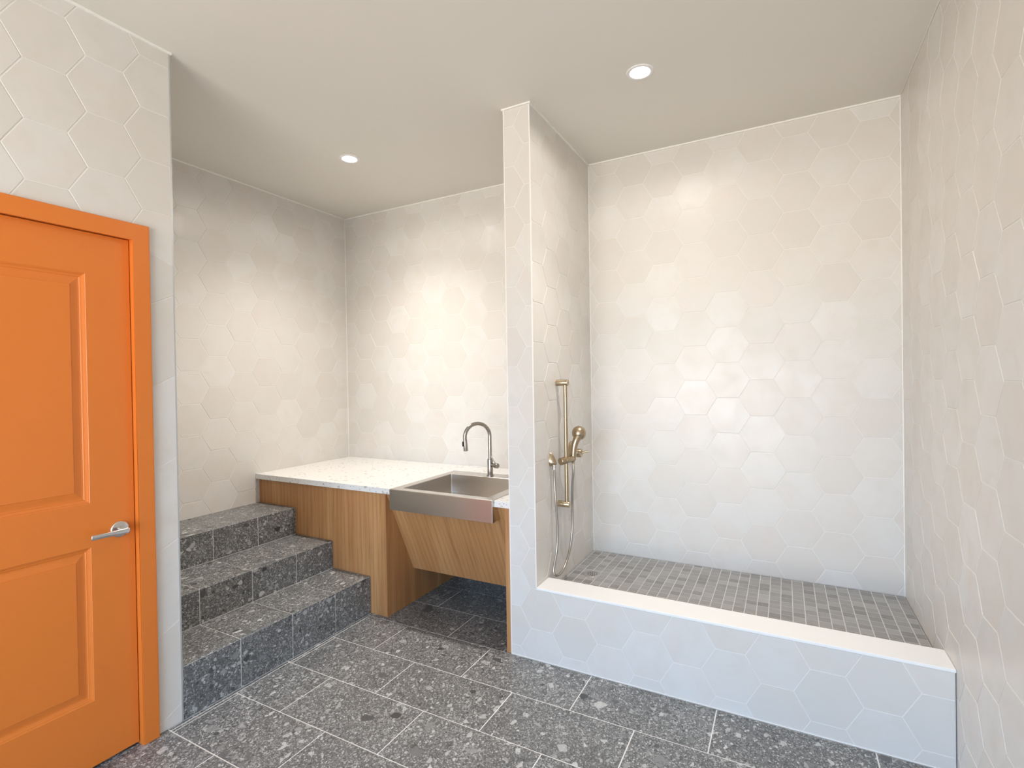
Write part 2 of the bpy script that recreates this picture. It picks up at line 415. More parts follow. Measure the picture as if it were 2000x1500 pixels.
def front_face_tiles(bm, lay, part):
    """hexagons on the plane y=0; the partition end and the curb share one grid, joined without a joint"""
    zc = ZC - 0.012; R0 = (XP0, XR - 0.003, 0.0, H - 0.004); groups = []; rnds = []
    for k, p in enumerate(hexes(R0, 0.222, 0.1210, 0.054, 0.2120)):
        q = rect_clip(p, R0)
        if len(q) < 3: continue
        if part == 'partition':
            lo = hp_clip(hp_clip(q, 0, 1, zc, 'seam'), 1, 0, XP1, 'seam'); hi = hp_clip(hp_clip(q, 0, -1, -zc, 'seam'), 1, 0, XP1, 'edge')
            g = [x for x in (lo, hi) if len(x) > 2]
        else:
            lo = hp_clip(hp_clip(q, 0, 1, zc, 'edge'), -1, 0, -XP1, 'seam'); g = [lo] if len(lo) > 2 else []
        if g: groups.append(g); rnds.append(random.Random(k).random())
    tiles(bm, lay, plane_y(0.0, -1), groups, GAP, CH, TD, 1, 0.0, 0.0, rnds)
def tile_bm():
    bm = bmesh.new(); lay = bm.faces.layers.float.new('rnd'); return bm, lay
def fix_normals_obj(name, bm, mats):
    # tile islands are open underneath: recalc per island works because every island is convex-ish
    return obj(name, bm, mats)
def plane_y(y, s):   # wall facing s*Y, u = x
    return lambda u, v, w: Vector((u, y + s * (w - TD), v))
def plane_x(x, s):   # wall facing s*X, u = y
    return lambda u, v, w: Vector((x + s * (w - TD), u, v))
def plane_z(z, t=TD): return lambda u, v, w: Vector((u, v, z + (w - t)))
GAP, CH = 0.0042, 0.0008

def hex_wall(name, backing, place, rects, hp, extra=None):
    bm, lay = tile_bm()
    for b_ in backing: box(bm, *b_)
    for r in rects:
        tiles(bm, lay, place, [[q] for q in (rect_clip(p, r) for p in hexes(r, *hp)) if q], GAP, CH, TD, 1, 0.0012, 0.0002)
    if extra: extra(bm, lay)
    o = obj(name, bm, [M_GROUT, M_HEX]); o['kind'] = 'structure'; return o

# ------------------------------------------------------------------ room shell
T = 0.10
hex_wall('wall_back', [(XP1, XR, YB + TD, YB + T, 0.0, H)], plane_y(YB, -1), [(XP1, XR, ZS, H - 0.004)], (0.324, 0.1222, 0.180, 0.2110))
hex_wall('wall_back_alcove', [(XL - T, XP1, YB + TD, YB + T, 0.0, H)], plane_y(YB, -1), [(XL, XP0, 0.0, H - 0.004)], (0.198, 0.1230, 0.180, 0.2125))
hex_wall('wall_left_alcove', [(XL - T, XL - TD, YD - T, YB + TD, 0.0, H)], plane_x(XL, 1), [(YD, YB, 0.0, H - 0.004)], (0.294, 0.1245, 0.066, 0.2130))
hex_wall('wall_right', [(XR + TD, XR + T, YF, YB + T, 0.0, H)], plane_x(XR, -1), [(YF, YB, 0.0, H - 0.004)], (0.222, 0.1275, 0.174, 0.2115))
# partition between the washing alcove and the shower, tiled on three sides
def part_extra(bm, lay):
    front_face_tiles(bm, lay, 'partition')
    hp = (0.24, 0.1230, 0.180, 0.2125); r = (0.0, YB, 0.0, H - 0.004)
    tiles(bm, lay, plane_x(XP0, -1), [[q] for q in (rect_clip(p, r) for p in hexes(r, *hp)) if q], GAP, CH, TD, 1, 0.0012, 0.0002)
hex_wall('wall_partition', [(XP0 + TD, XP1 - TD, TD, YB + TD, 0.0, H)], plane_x(XP1, 1), [(0.0, YB, ZS, H - 0.004)], (0.258, 0.1210, 0.084, 0.2110), part_extra)
# wall with the orange door
DY1, DY0 = -1.2895, -1.2895 - 0.86      # door opening along y
DZ = 2.064
def door_wall():
    bm, lay = tile_bm()
    box(bm, XD - 0.12, XD - TD, DY1 + 0.02, YD - TD, 0.0, H)
    box(bm, XD - 0.12, XD - TD, DY0 - 0.02, DY1 + 0.02, DZ + 0.02, H)
    box(bm, XD - 0.12, XD - TD, YF, DY0 - 0.02, 0.0, H)
    # return towards the steps
    box(bm, XL - T, XD - 0.1201, YD - T, YD - TD, 0.0, H)
    hp = (0.114, 0.1235, 0.186, 0.2120); ym = DY1 + 0.035; yn = DY0 - 0.035; zm = DZ + 0.035
    groups = []
    for p in hexes((YF, YD, 0, H), *hp):
        q = rect_clip(p, (YF, YD, 0.0, H - 0.004))
        if not q: continue
        a = hp_clip(q, 0, -1, -zm, 'seam')
        low = hp_clip(q, 0, 1, zm, 'seam')
        g = [a] if len(a) > 2 else []
        if len(low) > 2:
            b = hp_clip(low, 1, 0, yn, 'seam')
            if len(b) > 2: g.append(b)
        if g and len(a) > 2 and min(p_[0] for p_ in a) < -1.17 < max(p_[0] for p_ in a) and min(p_[1] for p_ in a) < zm + 0.003:
            # the tile above the narrow strip runs down beside the casing
            g.append([(ym, 2.0475, 0), (YD, 1.9825, 0), (YD, zm, 'seam'), (ym, zm, 0)])
        if g: groups.append(g)
    # narrow strip beside the casing: cut tiles with slanting joints
    cuts = [(2.0475, 1.9825)] + [(z - 0.068, z) for z in (1.8589, 1.511, 1.160, 0.807, 0.4525, 0.0850)] + [(0.0, 0.0)]
    for (l1, r1), (l0, r0) in zip(cuts, cuts[1:]):
        groups.append([[(ym, l0, 0), (YD, r0, 0), (YD, r1, 0), (ym, l1, 0)]])
    tiles(bm, lay, plane_x(XD, 1), groups, GAP, CH, TD, 1, 0.0, 0.0003)
    hp2 = (0.1, 0.1235, 0.1, 0.2120); r = (XL, XD - 0.004, 0.0, H - 0.004)
    tiles(bm, lay, plane_y(YD, 1), [[q] for q in (rect_clip(p, r) for p in hexes(r, *hp2)) if q], GAP, CH, TD, 1, 0.0012, 0.0002)
    o = obj('wall_left', bm, [M_GROUT, M_HEX]); o['kind'] = 'structure'
door_wall()
tag(obj('door_light_block', B(XD - 0.16, XD - 0.122, DY0 - 0.1, DY1 + 0.1, -0.05, DZ + 0.1), M_CEIL), kind='structure')  # unseen panel added close behind the door to stop daylight leaking in
# wall behind the camera with a wide glazed opening
bm = bmesh.new()
box(bm, XD - 0.12, WX0, YF - T, YF, 0, H); box(bm, WX1, XR + T, YF - T, YF, 0, H)
box(bm, WX0, WX1, YF - T, YF, WZ1, H); box(bm, WX0, WX1, YF - T, YF, 0, WZ0)
tag(obj('wall_front', bm, M_CEIL), kind='structure')
win = link('window_1', None); win['kind'] = 'structure'
bm = bmesh.new()
for x0, x1 in ((WX0, WX0 + 0.05), (WX1 - 0.05, WX1), (-0.025, 0.025)): box(bm, x0, x1, YF - 0.07, YF - 0.02, WZ0, WZ1)
for z0, z1 in ((WZ0, WZ0 + 0.05), (WZ1 - 0.05, WZ1)): box(bm, WX0 + 0.05, WX1 - 0.05, YF - 0.07, YF - 0.02, z0, z1)
obj('window_frame', bm, M_DARK, win)

# floor
bm, lay = tile_bm()
box(bm, XD - 0.20, XR + T, YF, YB + T, -0.10, -TD)
PX, PY = 0.5775, 0.2955
def floor_row_tiles(rect, only=None):
    g = []
    for j in range(-18, 5):
        y0 = -0.0055 - PY + j * PY + PY; y1 = y0 + PY   # rows: joints at -0.0055 + k*PY
        off = -0.0493 if (j % 2) else 0.2395
        for i in range(-8, 6):
            q = rect_clip(quad(off + i * PX, off + (i + 1) * PX, y0, y1), rect)
            if len(q) > 2: g.append([q])
    return g
XS = -1.511
for rc in ((XS, XR, YF, 0.0), (-1.39, -0.512, 0.0, YB)):
    pass
g = floor_row_tiles((XS, XR, -1.1875, YB)) + floor_row_tiles((XD - 0.12, XR, YF, -1.1875))
tiles(bm, lay, plane_z(0.0), g, 0.0052, 0.0006, TD, 1, 0.0, 0.0002)
g = [[q] for q in (rect_clip(quad(X1 - 0.0, XS, y, y + 0.59), (XD - 0.12, XS, -1.1875, 0.03)) for y in (-1.1875, -0.592, -0.002)) if len(q) > 2]
tiles(bm, lay, plane_z(0.0), g, 0.0052, 0.0006, TD, 1, 0.0, 0.0002)
tag(obj('floor', bm, [M_GROUTG, M_CEPPO]), kind='structure')
# ceiling
tag(obj('ceiling', B(XL - T, XR + T, YF - T, YB + T, H, H + 0.1), M_CEIL), kind='structure')

# thin caulk beads and edge trims
def strips(name, boxes, mat):
    bm = bmesh.new()
    for b_ in boxes: box(bm, *b_)
    return tag(obj(name, bm, mat), kind='structure')
w = 0.008
strips('trim_1', [(XP1, XR, YB - w, YB, H - w, H), (XL, XP0, YB - w, YB, H - w, H), (XL, XL + w, YD, YB, H - w, H), (XR - 0.002, XR, YF, YB, H - 0.004, H),
                  (XP1, XP1 + w, 0, YB, H - w, H), (XP0 - w, XP0, 0, YB, H - w, H), (XP0 - w, XP1 + w, -w, 0, H - w, H),
                  (XD, XD + w, YF, YD + w, H - w, H), (XL, XD, YD, YD + w, H - w, H)], M_CAULK)
w = 0.0045
strips('trim_2', [(XP1, XP1 + w, YB - w, YB, ZS, H), (XR - w, XR, YB - w, YB, ZS, H), (XL, XL + w, YB - w, YB, ZT, H), (XP0 - w, XP0, YB - w, YB, ZT, H),
                  (XL, XL + w, YD, YD + w, Z3, H)], M_CAULK)
strips('trim_3', [(XD - 0.010, XD + 0.0015, YD - 0.004, YD + 0.0025, 0, H)], M_ALU)
strips('trim_4', [(XP0 - 0.0012, XP0 + 0.004, -0.0012, 0.004, 0, H), (XP1 - 0.004, XP1 + 0.0012, -0.0012, 0.004, ZC, H)], M_CAULK)
strips('trim_5', [(XP0, XR, -0.0035, 0.001, 0.0, 0.005)], M_CAULK)

# ------------------------------------------------------------------ orange door
door = link('door_1', None); door.location = (XD, (DY0 + DY1) / 2, 0); door['kind'] = 'structure'
dinv = Vector((-XD, -(DY0 + DY1) / 2, 0))
def shift(bm):
    bmesh.ops.translate(bm, verts=bm.verts[:], vec=dinv); return bm
cx1 = XD + 0.018                 # casing front
ci1, co1 = -1.2885, -1.2279      # right casing
ci0, co0 = DY0 - 0.001, DY0 - 0.062
ct, cto = 2.0625, 2.1277
bm = bmesh.new()
def casing_piece(pts):           # extrude a polygon in the yz plane between XD and cx1
    a = [bm.verts.new((XD - 0.001, y, z)) for y, z in pts]; b = [bm.verts.new((cx1, y, z)) for y, z in pts]
    n = len(pts); bm.faces.new(a[::-1]); bm.faces.new(b)
    for i in range(n): bm.faces.new((a[i], a[(i + 1) % n], b[(i + 1) % n], b[i]))
casing_piece([(ci1, 0), (co1, 0), (co1, cto), (co0, cto), (co0, 0), (ci0, 0), (ci0, ct), (ci1, ct)])
bmesh.ops.bevel(bm, geom=[e for e in bm.edges if all(abs(v.co.x - cx1) < 1e-5 for v in e.verts)], offset=0.0025, segments=2, affect='EDGES')
obj('casing', shift(bm), M_ORANGE, door)
# jamb lining with stop
bm = bmesh.new()
box(bm, XD - 0.12, XD + 0.010, DY1 + 0.0015, DY1 + 0.02, 0, DZ + 0.02); box(bm, XD - 0.12, XD + 0.010, DY0 - 0.02, DY0 - 0.0015, 0, DZ + 0.02)
box(bm, XD - 0.12, XD + 0.010, DY0 - 0.0015, DY1 + 0.0015, DZ + 0.0005, DZ + 0.02)
box(bm, XD - 0.11, XD - 0.062, DY1 - 0.012, DY1 + 0.0015, 0, DZ); box(bm, XD - 0.11, XD - 0.062, DY0 - 0.0015, DY0 + 0.012, 0, DZ)
box(bm, XD - 0.11, XD - 0.062, DY0, DY1, DZ - 0.012, DZ)
obj('jamb', shift(bm), M_ORANGE, door)
# slab with two moulded panels
SX = XD - 0.014; SY1, SY0 = DY1 - 0.002, DY0 + 0.002; SZ0, SZ1 = 0.012, DZ - 0.003
def slab():
    bm = bmesh.new()
    py1 = -1.4405; py0 = SY0 + (SY1 - py1)
    panels = [(py0, py1, 0.262, 0.853), (py0, py1, 1.022, 1.902)]
    def V(y, z, x=SX): return bm.verts.new((x, y, z))
    ys = [SY0, py0, py1, SY1]; zs = [SZ0, 0.262, 0.853, 1.022, 1.902, SZ1]
    gv = {(i, j): V(y, z) for i, y in enumerate(ys) for j, z in enumerate(zs)}
    for i in range(3):
        for j in range(5):
            if i == 1 and j in (1, 3): continue
            bm.faces.new((gv[i, j], gv[i + 1, j], gv[i + 1, j + 1], gv[i, j + 1]))
    prof = [(0.0, 0.0), (0.0015, 0.0015), (0.0045, 0.0028), (0.0055, 0.0050), (0.010, 0.0072), (0.0145, 0.0085), (0.0165, 0.0108), (0.0215, 0.0112), (0.030, 0.0095), (0.042, 0.0062), (0.0465, 0.0052), (0.0475, 0.0036)]
    for (a0, a1, b0, b1), j in zip(panels, (1, 3)):
        ring = [gv[1, j], gv[2, j], gv[2, j + 1], gv[1, j + 1]]
        for o_, d_ in prof[1:]:
            nr = [V(a0 + o_, b0 + o_, SX - d_), V(a1 - o_, b0 + o_, SX - d_), V(a1 - o_, b1 - o_, SX - d_), V(a0 + o_, b1 - o_, SX - d_)]
            for k in range(4): bm.faces.new((ring[k], ring[(k + 1) % 4], nr[(k + 1) % 4], nr[k]))
            ring = nr
        bm.faces.new(ring)
    # sides and back
    bk = {k: V(y, z, SX - 0.044) for k, (y, z) in enumerate(((SY0, SZ0), (SY1, SZ0), (SY1, SZ1), (SY0, SZ1)))}
    bm.faces.new([bk[k] for k in (3, 2, 1, 0)])
    bot = [gv[i, 0] for i in range(4)]; bm.faces.new(bot[::-1] + [bk[0], bk[1]]) if False else None
    bm.faces.new([bk[0], bk[1], gv[3, 0], gv[2, 0], gv[1, 0], gv[0, 0]])
    bm.faces.new([bk[3], gv[0, 5], gv[1, 5], gv[2, 5], gv[3, 5], bk[2]])
    bm.faces.new([bk[1], bk[2]] + [gv[3, j] for j in range(5, -1, -1)])
    bm.faces.new([bk[3], bk[0]] + [gv[0, j] for j in range(0, 6)])
    return bm
obj('door_slab', shift(slab()), M_ORANGE, door)
# lever handle
hy, hz = -1.3455, 0.8990
hd = obj('door_handle', shift(lathe(bmesh.new(), (SX, hy, hz), (1, 0, 0), [(0, 0.0), (0, 0.0320), (0.006, 0.0320), (0.0085, 0.0300), (0.009, 0.029), (0.009, 0)], 48)), M_CHROME, door, auto=35)
bm = lathe(bmesh.new(), (SX + 0.008, hy, hz), (1, 0, 0), [(0, 0), (0, 0.0115), (0.034, 0.0105), (0.050, 0.0115), (0.052, 0.010), (0.052, 0)], 32)
def lever_bar():
    b2 = bmesh.new()
    box(b2, -0.0055, 0.0055, -0.118, 0.010, -0.0095, 0.0095, 0.003, 3)
    for v in b2.verts:
        t = max(0.0, -v.co.y / 0.118); v.co.x *= 1 - 0.25 * t
        v.co.x += 0.004 * t * t
    bmesh.ops.rotate(b2, verts=b2.verts[:], cent=(0, 0, 0), matrix=Matrix.Rotation(math.radians(-1.0), 3, 'X'))
    bmesh.ops.translate(b2, verts=b2.verts[:], vec=(SX + 0.055, hy, hz)); return b2
lv = obj('lever', shift(lever_bar()), M_CHROME, hd, auto=35)
obj('neck', shift(bm), M_CHROME, hd, auto=35)
bm = bmesh.new(); box(bm, XD - 0.03, XD + 0.0012, DY1 - 0.004, DY1 - 0.0015, hz - 0.035, hz + 0.035)
bm.free()

# ------------------------------------------------------------------ steps
YC = 0.0249
stairs = thing('staircase', 'three dark grey speckled stone tiled steps climbing beside the wooden cabinet', 'stairs', (X1, (YD + YC) / 2, 0))
sinv = -Vector((X1, (YD + YC) / 2, 0))
jy = [-0.264 - 0.295 * k for k in range(-1, 4)]     # joints
edges_y = sorted([YC] + [y for y in jy if YD + 0.01 < y < YC - 0.01] + [YD])
for (xf, xb, zb, zt) in ((X1, X2, 0.0, Z1), (X2, X3, Z1, Z2), (X3, XL, Z2, Z3)):
    bm, lay = tile_bm()
    z_low = max(0.0, zb - 0.02)
    box(bm, XL + 0.001, xf - TD, YD + 0.001, YC - 0.001, z_low, zt - TD)
    riser = plane_x(xf, 1); tread = plane_z(zt)
    for a, b2 in zip(edges_y, edges_y[1:]):
        st = random.getstate()
        tiles(bm, lay, riser, [[quad(a, b2, zb, zt)]], 0.004, 0.0005, TD, 1)
        tiles(bm, lay, tread, [[quad(xb, xf, a, b2)]], 0.004, 0.0005, TD, 1)
    bmesh.ops.translate(bm, verts=bm.verts[:], vec=sinv)
    obj('step', bm, [M_GROUTG, M_CEPPO], stairs)

# ------------------------------------------------------------------ cabinet under the worktop
XC = -1.3916
cab = thing('vanity_cabinet', 'oak washing-station cabinet with slanted panel under the steel sink', 'cabinet', ((XL + XP0) / 2, 0.45, 0))
cinv = -Vector(((XL + XP0) / 2, 0.45, 0))
def cabpart(name, bm, label=None):
    bmesh.ops.translate(bm, verts=bm.verts[:], vec=cinv)
    o = obj(name, bm, M_WOOD, cab)
    if label: o['label'] = label
    return o
cabpart('front_panel', B(XL + 0.001, -2.1905, YC + 0.0004, YC + 0.02, 0.0, ZTB, 0.0008, 1))
cabpart('front_panel', B(-2.1890, XC, YC, YC + 0.02, 0.0, ZTB, 0.0008, 1))
cabpart('side_panel', B(XC - 0.02, XC, YC + 0.0202, YB - 0.003, 0.0, ZTB, 0.0008, 1))
cabpart('end_panel', B(-0.5290, XP0 - 0.002, 0.0, YB - 0.003, 0.0, ZTB, 0.0008, 1))
cabpart('back_rail', B(XC + 0.001, -0.5295, YB - 0.022, YB - 0.003, 0.66, ZTB - 0.001))
# slanted panel: local frame with z along the slope so the grain follows it
ya, za, yb, zb_ = 0.030, ZTB - 0.002, 0.2824, 0.2249
L = math.hypot(yb - ya, za - zb_); ang = math.atan2(yb - ya, za - zb_)
bm = B(XC + 0.0006, -0.5296, 0.0, 0.018, -L, 0.0, 0.0008, 1)
sp = obj('slanted_panel', bm, M_WOOD, cab); sp['label'] = 'slanted oak panel leaning back under the sink'
sp.location = Vector((0, ya, za)) + cinv; sp.rotation_euler = (ang, 0, 0)

# ------------------------------------------------------------------ worktop with cutout for the sink
SXL, SXR, SYB = -1.3180, -0.5935, 0.668
wt = bmesh.new()
pts = [(XL + 0.001, -0.0042), (SXL, -0.0042), (SXL, SYB), (SXR, SYB), (SXR, -0.0042), (XP0 - 0.001, -0.0042), (XP0 - 0.001, YB - 0.001), (XL + 0.001, YB - 0.001)]
lo = [wt.verts.new((x, y, ZTB)) for x, y in pts]; hi = [wt.verts.new((x, y, ZT)) for x, y in pts]
wt.faces.new(lo[::-1]); wt.faces.new(hi)
for i in range(len(pts)):
    wt.faces.new((lo[i], lo[(i + 1) % 8], hi[(i + 1) % 8], hi[i]))
bmesh.ops.triangulate(wt, faces=[f for f in wt.faces if len(f.verts) > 4])
wtm = obj('worktop', wt, M_TERR)
tag(wtm, 'white speckled terrazzo worktop on the oak cabinet around the sink', 'worktop')
bv = wtm.modifiers.new('bevel', 'BEVEL'); bv.width = 0.0012; bv.segments = 2; bv.limit_method = 'ANGLE'

# ------------------------------------------------------------------ apron sink
sk = thing('apron_sink', 'stainless steel apron-front sink set in the speckled worktop', 'sink', ((SXL + SXR) / 2, 0.33, 0.7))
kinv = -Vector(((SXL + SXR) / 2, 0.33, 0.7))
def rrect(x0, x1, y0, y1, r, z, n=6):
    out = []
    for cx, cy, a0 in ((x1 - r, y1 - r, 0), (x0 + r, y1 - r, 90), (x0 + r, y0 + r, 180), (x1 - r, y0 + r, 270)):
        for k in range(n + 1):
            a = math.radians(a0 + 90 * k / n); out.append((cx + r * math.cos(a), cy + r * math.sin(a), z))
    return out
RZ = 0.8180
def basin():
    bm = bmesh.new()
    ox0, ox1, oy0, oy1 = SXL + 0.0008, SXR - 0.0008, -0.019, SYB - 0.0008
    ix0, ix1, iy0, iy1 = -1.262, -0.655, 0.034, 0.548
    loops = [rrect(ox0, ox1, oy0, oy1, 0.002, 0.6965), rrect(ox0, ox1, oy0, oy1, 0.002, RZ - 0.001), rrect(ox0 + 0.001, ox1 - 0.001, oy0 + 0.001, oy1 - 0.001, 0.002, RZ),
             rrect(ix0 - 0.002, ix1 + 0.002, iy0 - 0.002, iy1 + 0.002, 0.009, RZ), rrect(ix0, ix1, iy0, iy1, 0.008, RZ - 0.002),
             rrect(ix0 + 0.001, ix1 - 0.001, 0.056, iy1 - 0.001, 0.008, 0.775), rrect(ix0 + 0.002, ix1 - 0.002, 0.132, iy1 - 0.002, 0.008, 0.630),
             rrect(ix0 + 0.006, ix1 - 0.006, 0.137, iy1 - 0.006, 0.010, 0.622), rrect(ix0 + 0.014, ix1 - 0.014, 0.145, iy1 - 0.014, 0.014, 0.6195)]
    rings = [[bm.verts.new(p) for p in l] for l in loops]
    n = len(rings[0])
    for a, b in zip(rings, rings[1:]):
        for k in range(n): bm.faces.new((a[k], a[(k + 1) % n], b[(k + 1) % n], b[k]))
    c = bm.verts.new(((ix0 + ix1) / 2, 0.345, 0.6165))
    for k in range(n): bm.faces.new((rings[-1][k], rings[-1][(k + 1) % n], c))
    bmesh.ops.translate(bm, verts=bm.verts[:], vec=kinv); return bm
obj('basin', basin(), M_STEEL, sk, auto=40)
bm = bmesh.new(); box(bm, SXL + 0.001, SXR - 0.001, -0.0235, -0.0195, 0.6935, RZ - 0.0015, 0.0012, 2)
box(bm, SXL + 0.001, SXR - 0.001, -0.0195, 0.012, 0.6935, 0.6955)
bmesh.ops.translate(bm, verts=bm.verts[:], vec=kinv); obj('apron', bm, M_STEEL, sk)
bm = lathe(bmesh.new(), (-0.958, 0.345, 0.6165), (0, 0, 1), [(0.0, 0), (0.0, 0.045), (0.003, 0.045), (0.0045, 0.041), (0.002, 0.030), (0.0, 0.026), (0.0, 0)], 32)
bmesh.ops.translate(bm, verts=bm.verts[:], vec=kinv); obj('drain_strainer', bm, M_CHROME, sk, auto=40)

# ------------------------------------------------------------------ faucet
fx, fy = -0.9760, 0.606
fc = thing('faucet', 'brushed nickel gooseneck pull-down faucet behind the steel sink', 'faucet', (fx, fy, RZ))
bm = lathe(bmesh.new(), (0, 0, 0), (0, 0, 1), [(0, 0), (0, 0.0265), (0.003, 0.0265), (0.0045, 0.0245), (0.0045, 0.0195), (0.110, 0.0195), (0.1125, 0.0185), (0.1125, 0.0145), (0.1125, 0)], 36)
obj('body', bm, M_NICKEL, fc, auto=35)
dv = Vector((-0.62, -0.785, 0)).normalized(); rr = 0.089; zc = 0.270
pts = [Vector((0, 0, z)) for z in (0.108, 0.15, 0.20, 0.24)]
for k in range(0, 41):
    a = PI * k / 40 * 1.03; pts.append(dv * (rr - rr * math.cos(a)) + Vector((0, 0, zc + rr * math.sin(a))))
e0 = pts[-1]; dd = (pts[-1] - pts[-2]).normalized()
pts += [e0 + dd * 0.008]
neck = obj('spout', sweep(bmesh.new(), pts, 0.0130, 24), M_NICKEL, fc, auto=35)
bm = lathe(bmesh.new(), e0 + dd * 0.0085, dd, [(0, 0), (0, 0.0135), (0.004, 0.0142), (0.070, 0.0158), (0.074, 0.0150), (0.074, 0.012), (0.072, 0.012), (0.072, 0)], 32)
spray = obj('spray_head', bm, M_NICKEL, fc, auto=35)
bq = bmesh.new(); box(bq, -0.0045, 0.0045, -0.007, 0.007, -0.016, 0.016, 0.003, 3)
bp_ = e0 + dd * 0.035 + dv * 0.0165
bmesh.ops.rotate(bq, verts=bq.verts[:], cent=(0, 0, 0), matrix=Matrix.Rotation(math.atan2(dv.y, dv.x), 3, 'Z'))
bmesh.ops.translate(bq, verts=bq.verts[:], vec=bp_); so = obj('spray_button', bq, M_BLACK, spray, auto=35); so['label'] = 'black spray button'
hdir = Vector((0.93, -0.36, 0)).normalized()
bm = lathe(bmesh.new(), Vector((0, 0, 0.074)) + hdir * 0.016, hdir, [(0, 0), (0, 0.0125), (0.034, 0.0125), (0.0342, 0.0118), (0.0355, 0.0118), (0.0357, 0.0170), (0.064, 0.0170), (0.0655, 0.0160), (0.0655, 0)], 32)
hv = obj('valve_handle', bm, M_NICKEL, fc, auto=35)
q0 = Vector((0, 0, 0.086)) + hdir * 0.060; q1 = q0 + Vector((-0.030, -0.010, 0.052))
obj('lever', sweep(bmesh.new(), [q0, q0 + (q1 - q0) * 0.5, q1], 0.0038, 12), M_NICKEL, hv, auto=35)

# ------------------------------------------------------------------ shower curb
curb = thing('shower_curb', 'white hexagon-tiled shower curb with a cream quartz cap', 'curb', ((XP1 + XR) / 2, 0.075, 0))
uinv = -Vector(((XP1 + XR) / 2, 0.075, 0))
bm, lay = tile_bm()
box(bm, XP1 - 0.002, XR - 0.003, TD, YCI - 0.006, 0.0, ZC - 0.012)
front_face_tiles(bm, lay, 'curb')
bmesh.ops.translate(bm, verts=bm.verts[:], vec=uinv); obj('tiled_base', bm, [M_GROUT, M_HEX], curb)
bm = B(XP1 + 0.001, XR - 0.001, -0.004, YCI, ZC - 0.012, ZC, 0.0012, 2)
bmesh.ops.translate(bm, verts=bm.verts[:], vec=uinv); obj('curb_cap', bm, M_QUARTZ, curb)

# mosaic shower floor
bm, lay = tile_bm()
fx0, fx1, fy0, fy1 = XP1 + 0.001, XR - 0.004, YCI - 0.006, YB - 0.001
box(bm, fx0, fx1, fy0, fy1, ZS - 0.10, ZS - 0.0009)
PM = 0.0530; DR = (-0.2135, 0.490)
g = []
for i in range(-1, 34):
    for j in range(0, 16):
        q = rect_clip(quad(XP1 + 0.012 + i * PM, XP1 + 0.012 + (i + 1) * PM, fy0 + j * PM - 0.01, fy0 + (j + 1) * PM - 0.01), (fx0, fx1, fy0, fy1))
        if len(q) > 2: g.append([q])
tiles(bm, lay, plane_z(ZS, 0.0009), g, 0.0042, 0.0004, 0.0009, 1, 0.001, 0.0)
mo = obj('shower_floor', bm, [M_GROUTM, M_MOS]); tag(mo, 'raised shower floor of small grey square mosaic tiles behind the curb', 'shower floor')

# floor drain
dr = thing('floor_drain', 'round chrome shower drain in the grey mosaic floor', 'drain', (DR[0], DR[1], ZS))
obj('drain_ring', lathe(bmesh.new(), (0, 0, 0.0002), (0, 0, 1), [(0, 0.036), (0.0025, 0.036), (0.0032, 0.038), (0.0030, 0.050), (0.0012, 0.0525), (0, 0.0525)], 48), M_CHROME, dr, auto=30)
bm = bmesh.new()
n = 60
def disc_with_painted_holes():
    cent = [(0, 0, 0.0042)] + [(0.0135 * math.cos(a), 0.0135 * math.sin(a), 0.0042) for a in [2 * PI * k / 6 for k in range(6)]] + [(0.0265 * math.cos(a), 0.0265 * math.sin(a), 0.0042) for a in [2 * PI * (k + .5) / 12 for k in range(12)]]
    lathe(bm, (0, 0, 0.0003), (0, 0, 1), [(0, 0), (0, 0.0355), (0.0020, 0.0355), (0.0022, 0.035), (0.0022, 0)], 48)
    for cx, cy, r_ in cent:
        lathe(bm, (cx, cy, 0.0025), (0, 0, 1), [(0, 0), (0, r_), (0.0002, r_ * 0.95), (0.0002, 0)], 14, mi=1)  # thin black discs stand in for the shade inside the grate holes
disc_with_painted_holes()
obj('drain_grate', bm, [M_CHROME, M_BLACK], dr)

# ------------------------------------------------------------------ shower fittings on the partition
W0 = XP1
BY, BX = 0.304, -0.2925
rail = thing('shower_slide_bar', 'champagne bronze slide bar fixed upright to the tiled shower wall', 'shower bar', (W0, BY, 1.1))
def rp(name, bm, mat=M_BRONZE, parent=None):
    bmesh.ops.translate(bm, verts=bm.verts[:], vec=-Vector((W0, BY, 1.1))); return obj(name, bm, mat, parent or rail, auto=35)
rp('bar', lathe(bmesh.new(), (BX, BY, 0.755), (0, 0, 1), [(0, 0), (0, 0.0110), (0.690, 0.0110), (0.690, 0)], 28))
for z in (0.756, 1.448):
    rp('wall_bracket', lathe(bmesh.new(), (W0, BY, z), (1, 0, 0), [(0, 0), (0, 0.0175), (0.069, 0.0175), (0.071, 0.0165), (0.071, 0)], 32))
hx = Vector((0.42, 0.88, 0.12)).normalized(); hc = Vector((BX, BY, 1.009))
rp('slider', lathe(bmesh.new(), hc - hx * 0.046, hx, [(0, 0), (0, 0.0195), (0.0015, 0.021), (0.035, 0.021), (0.036, 0.0195), (0.037, 0.021), (0.100, 0.021), (0.102, 0.020), (0.102, 0)], 36))
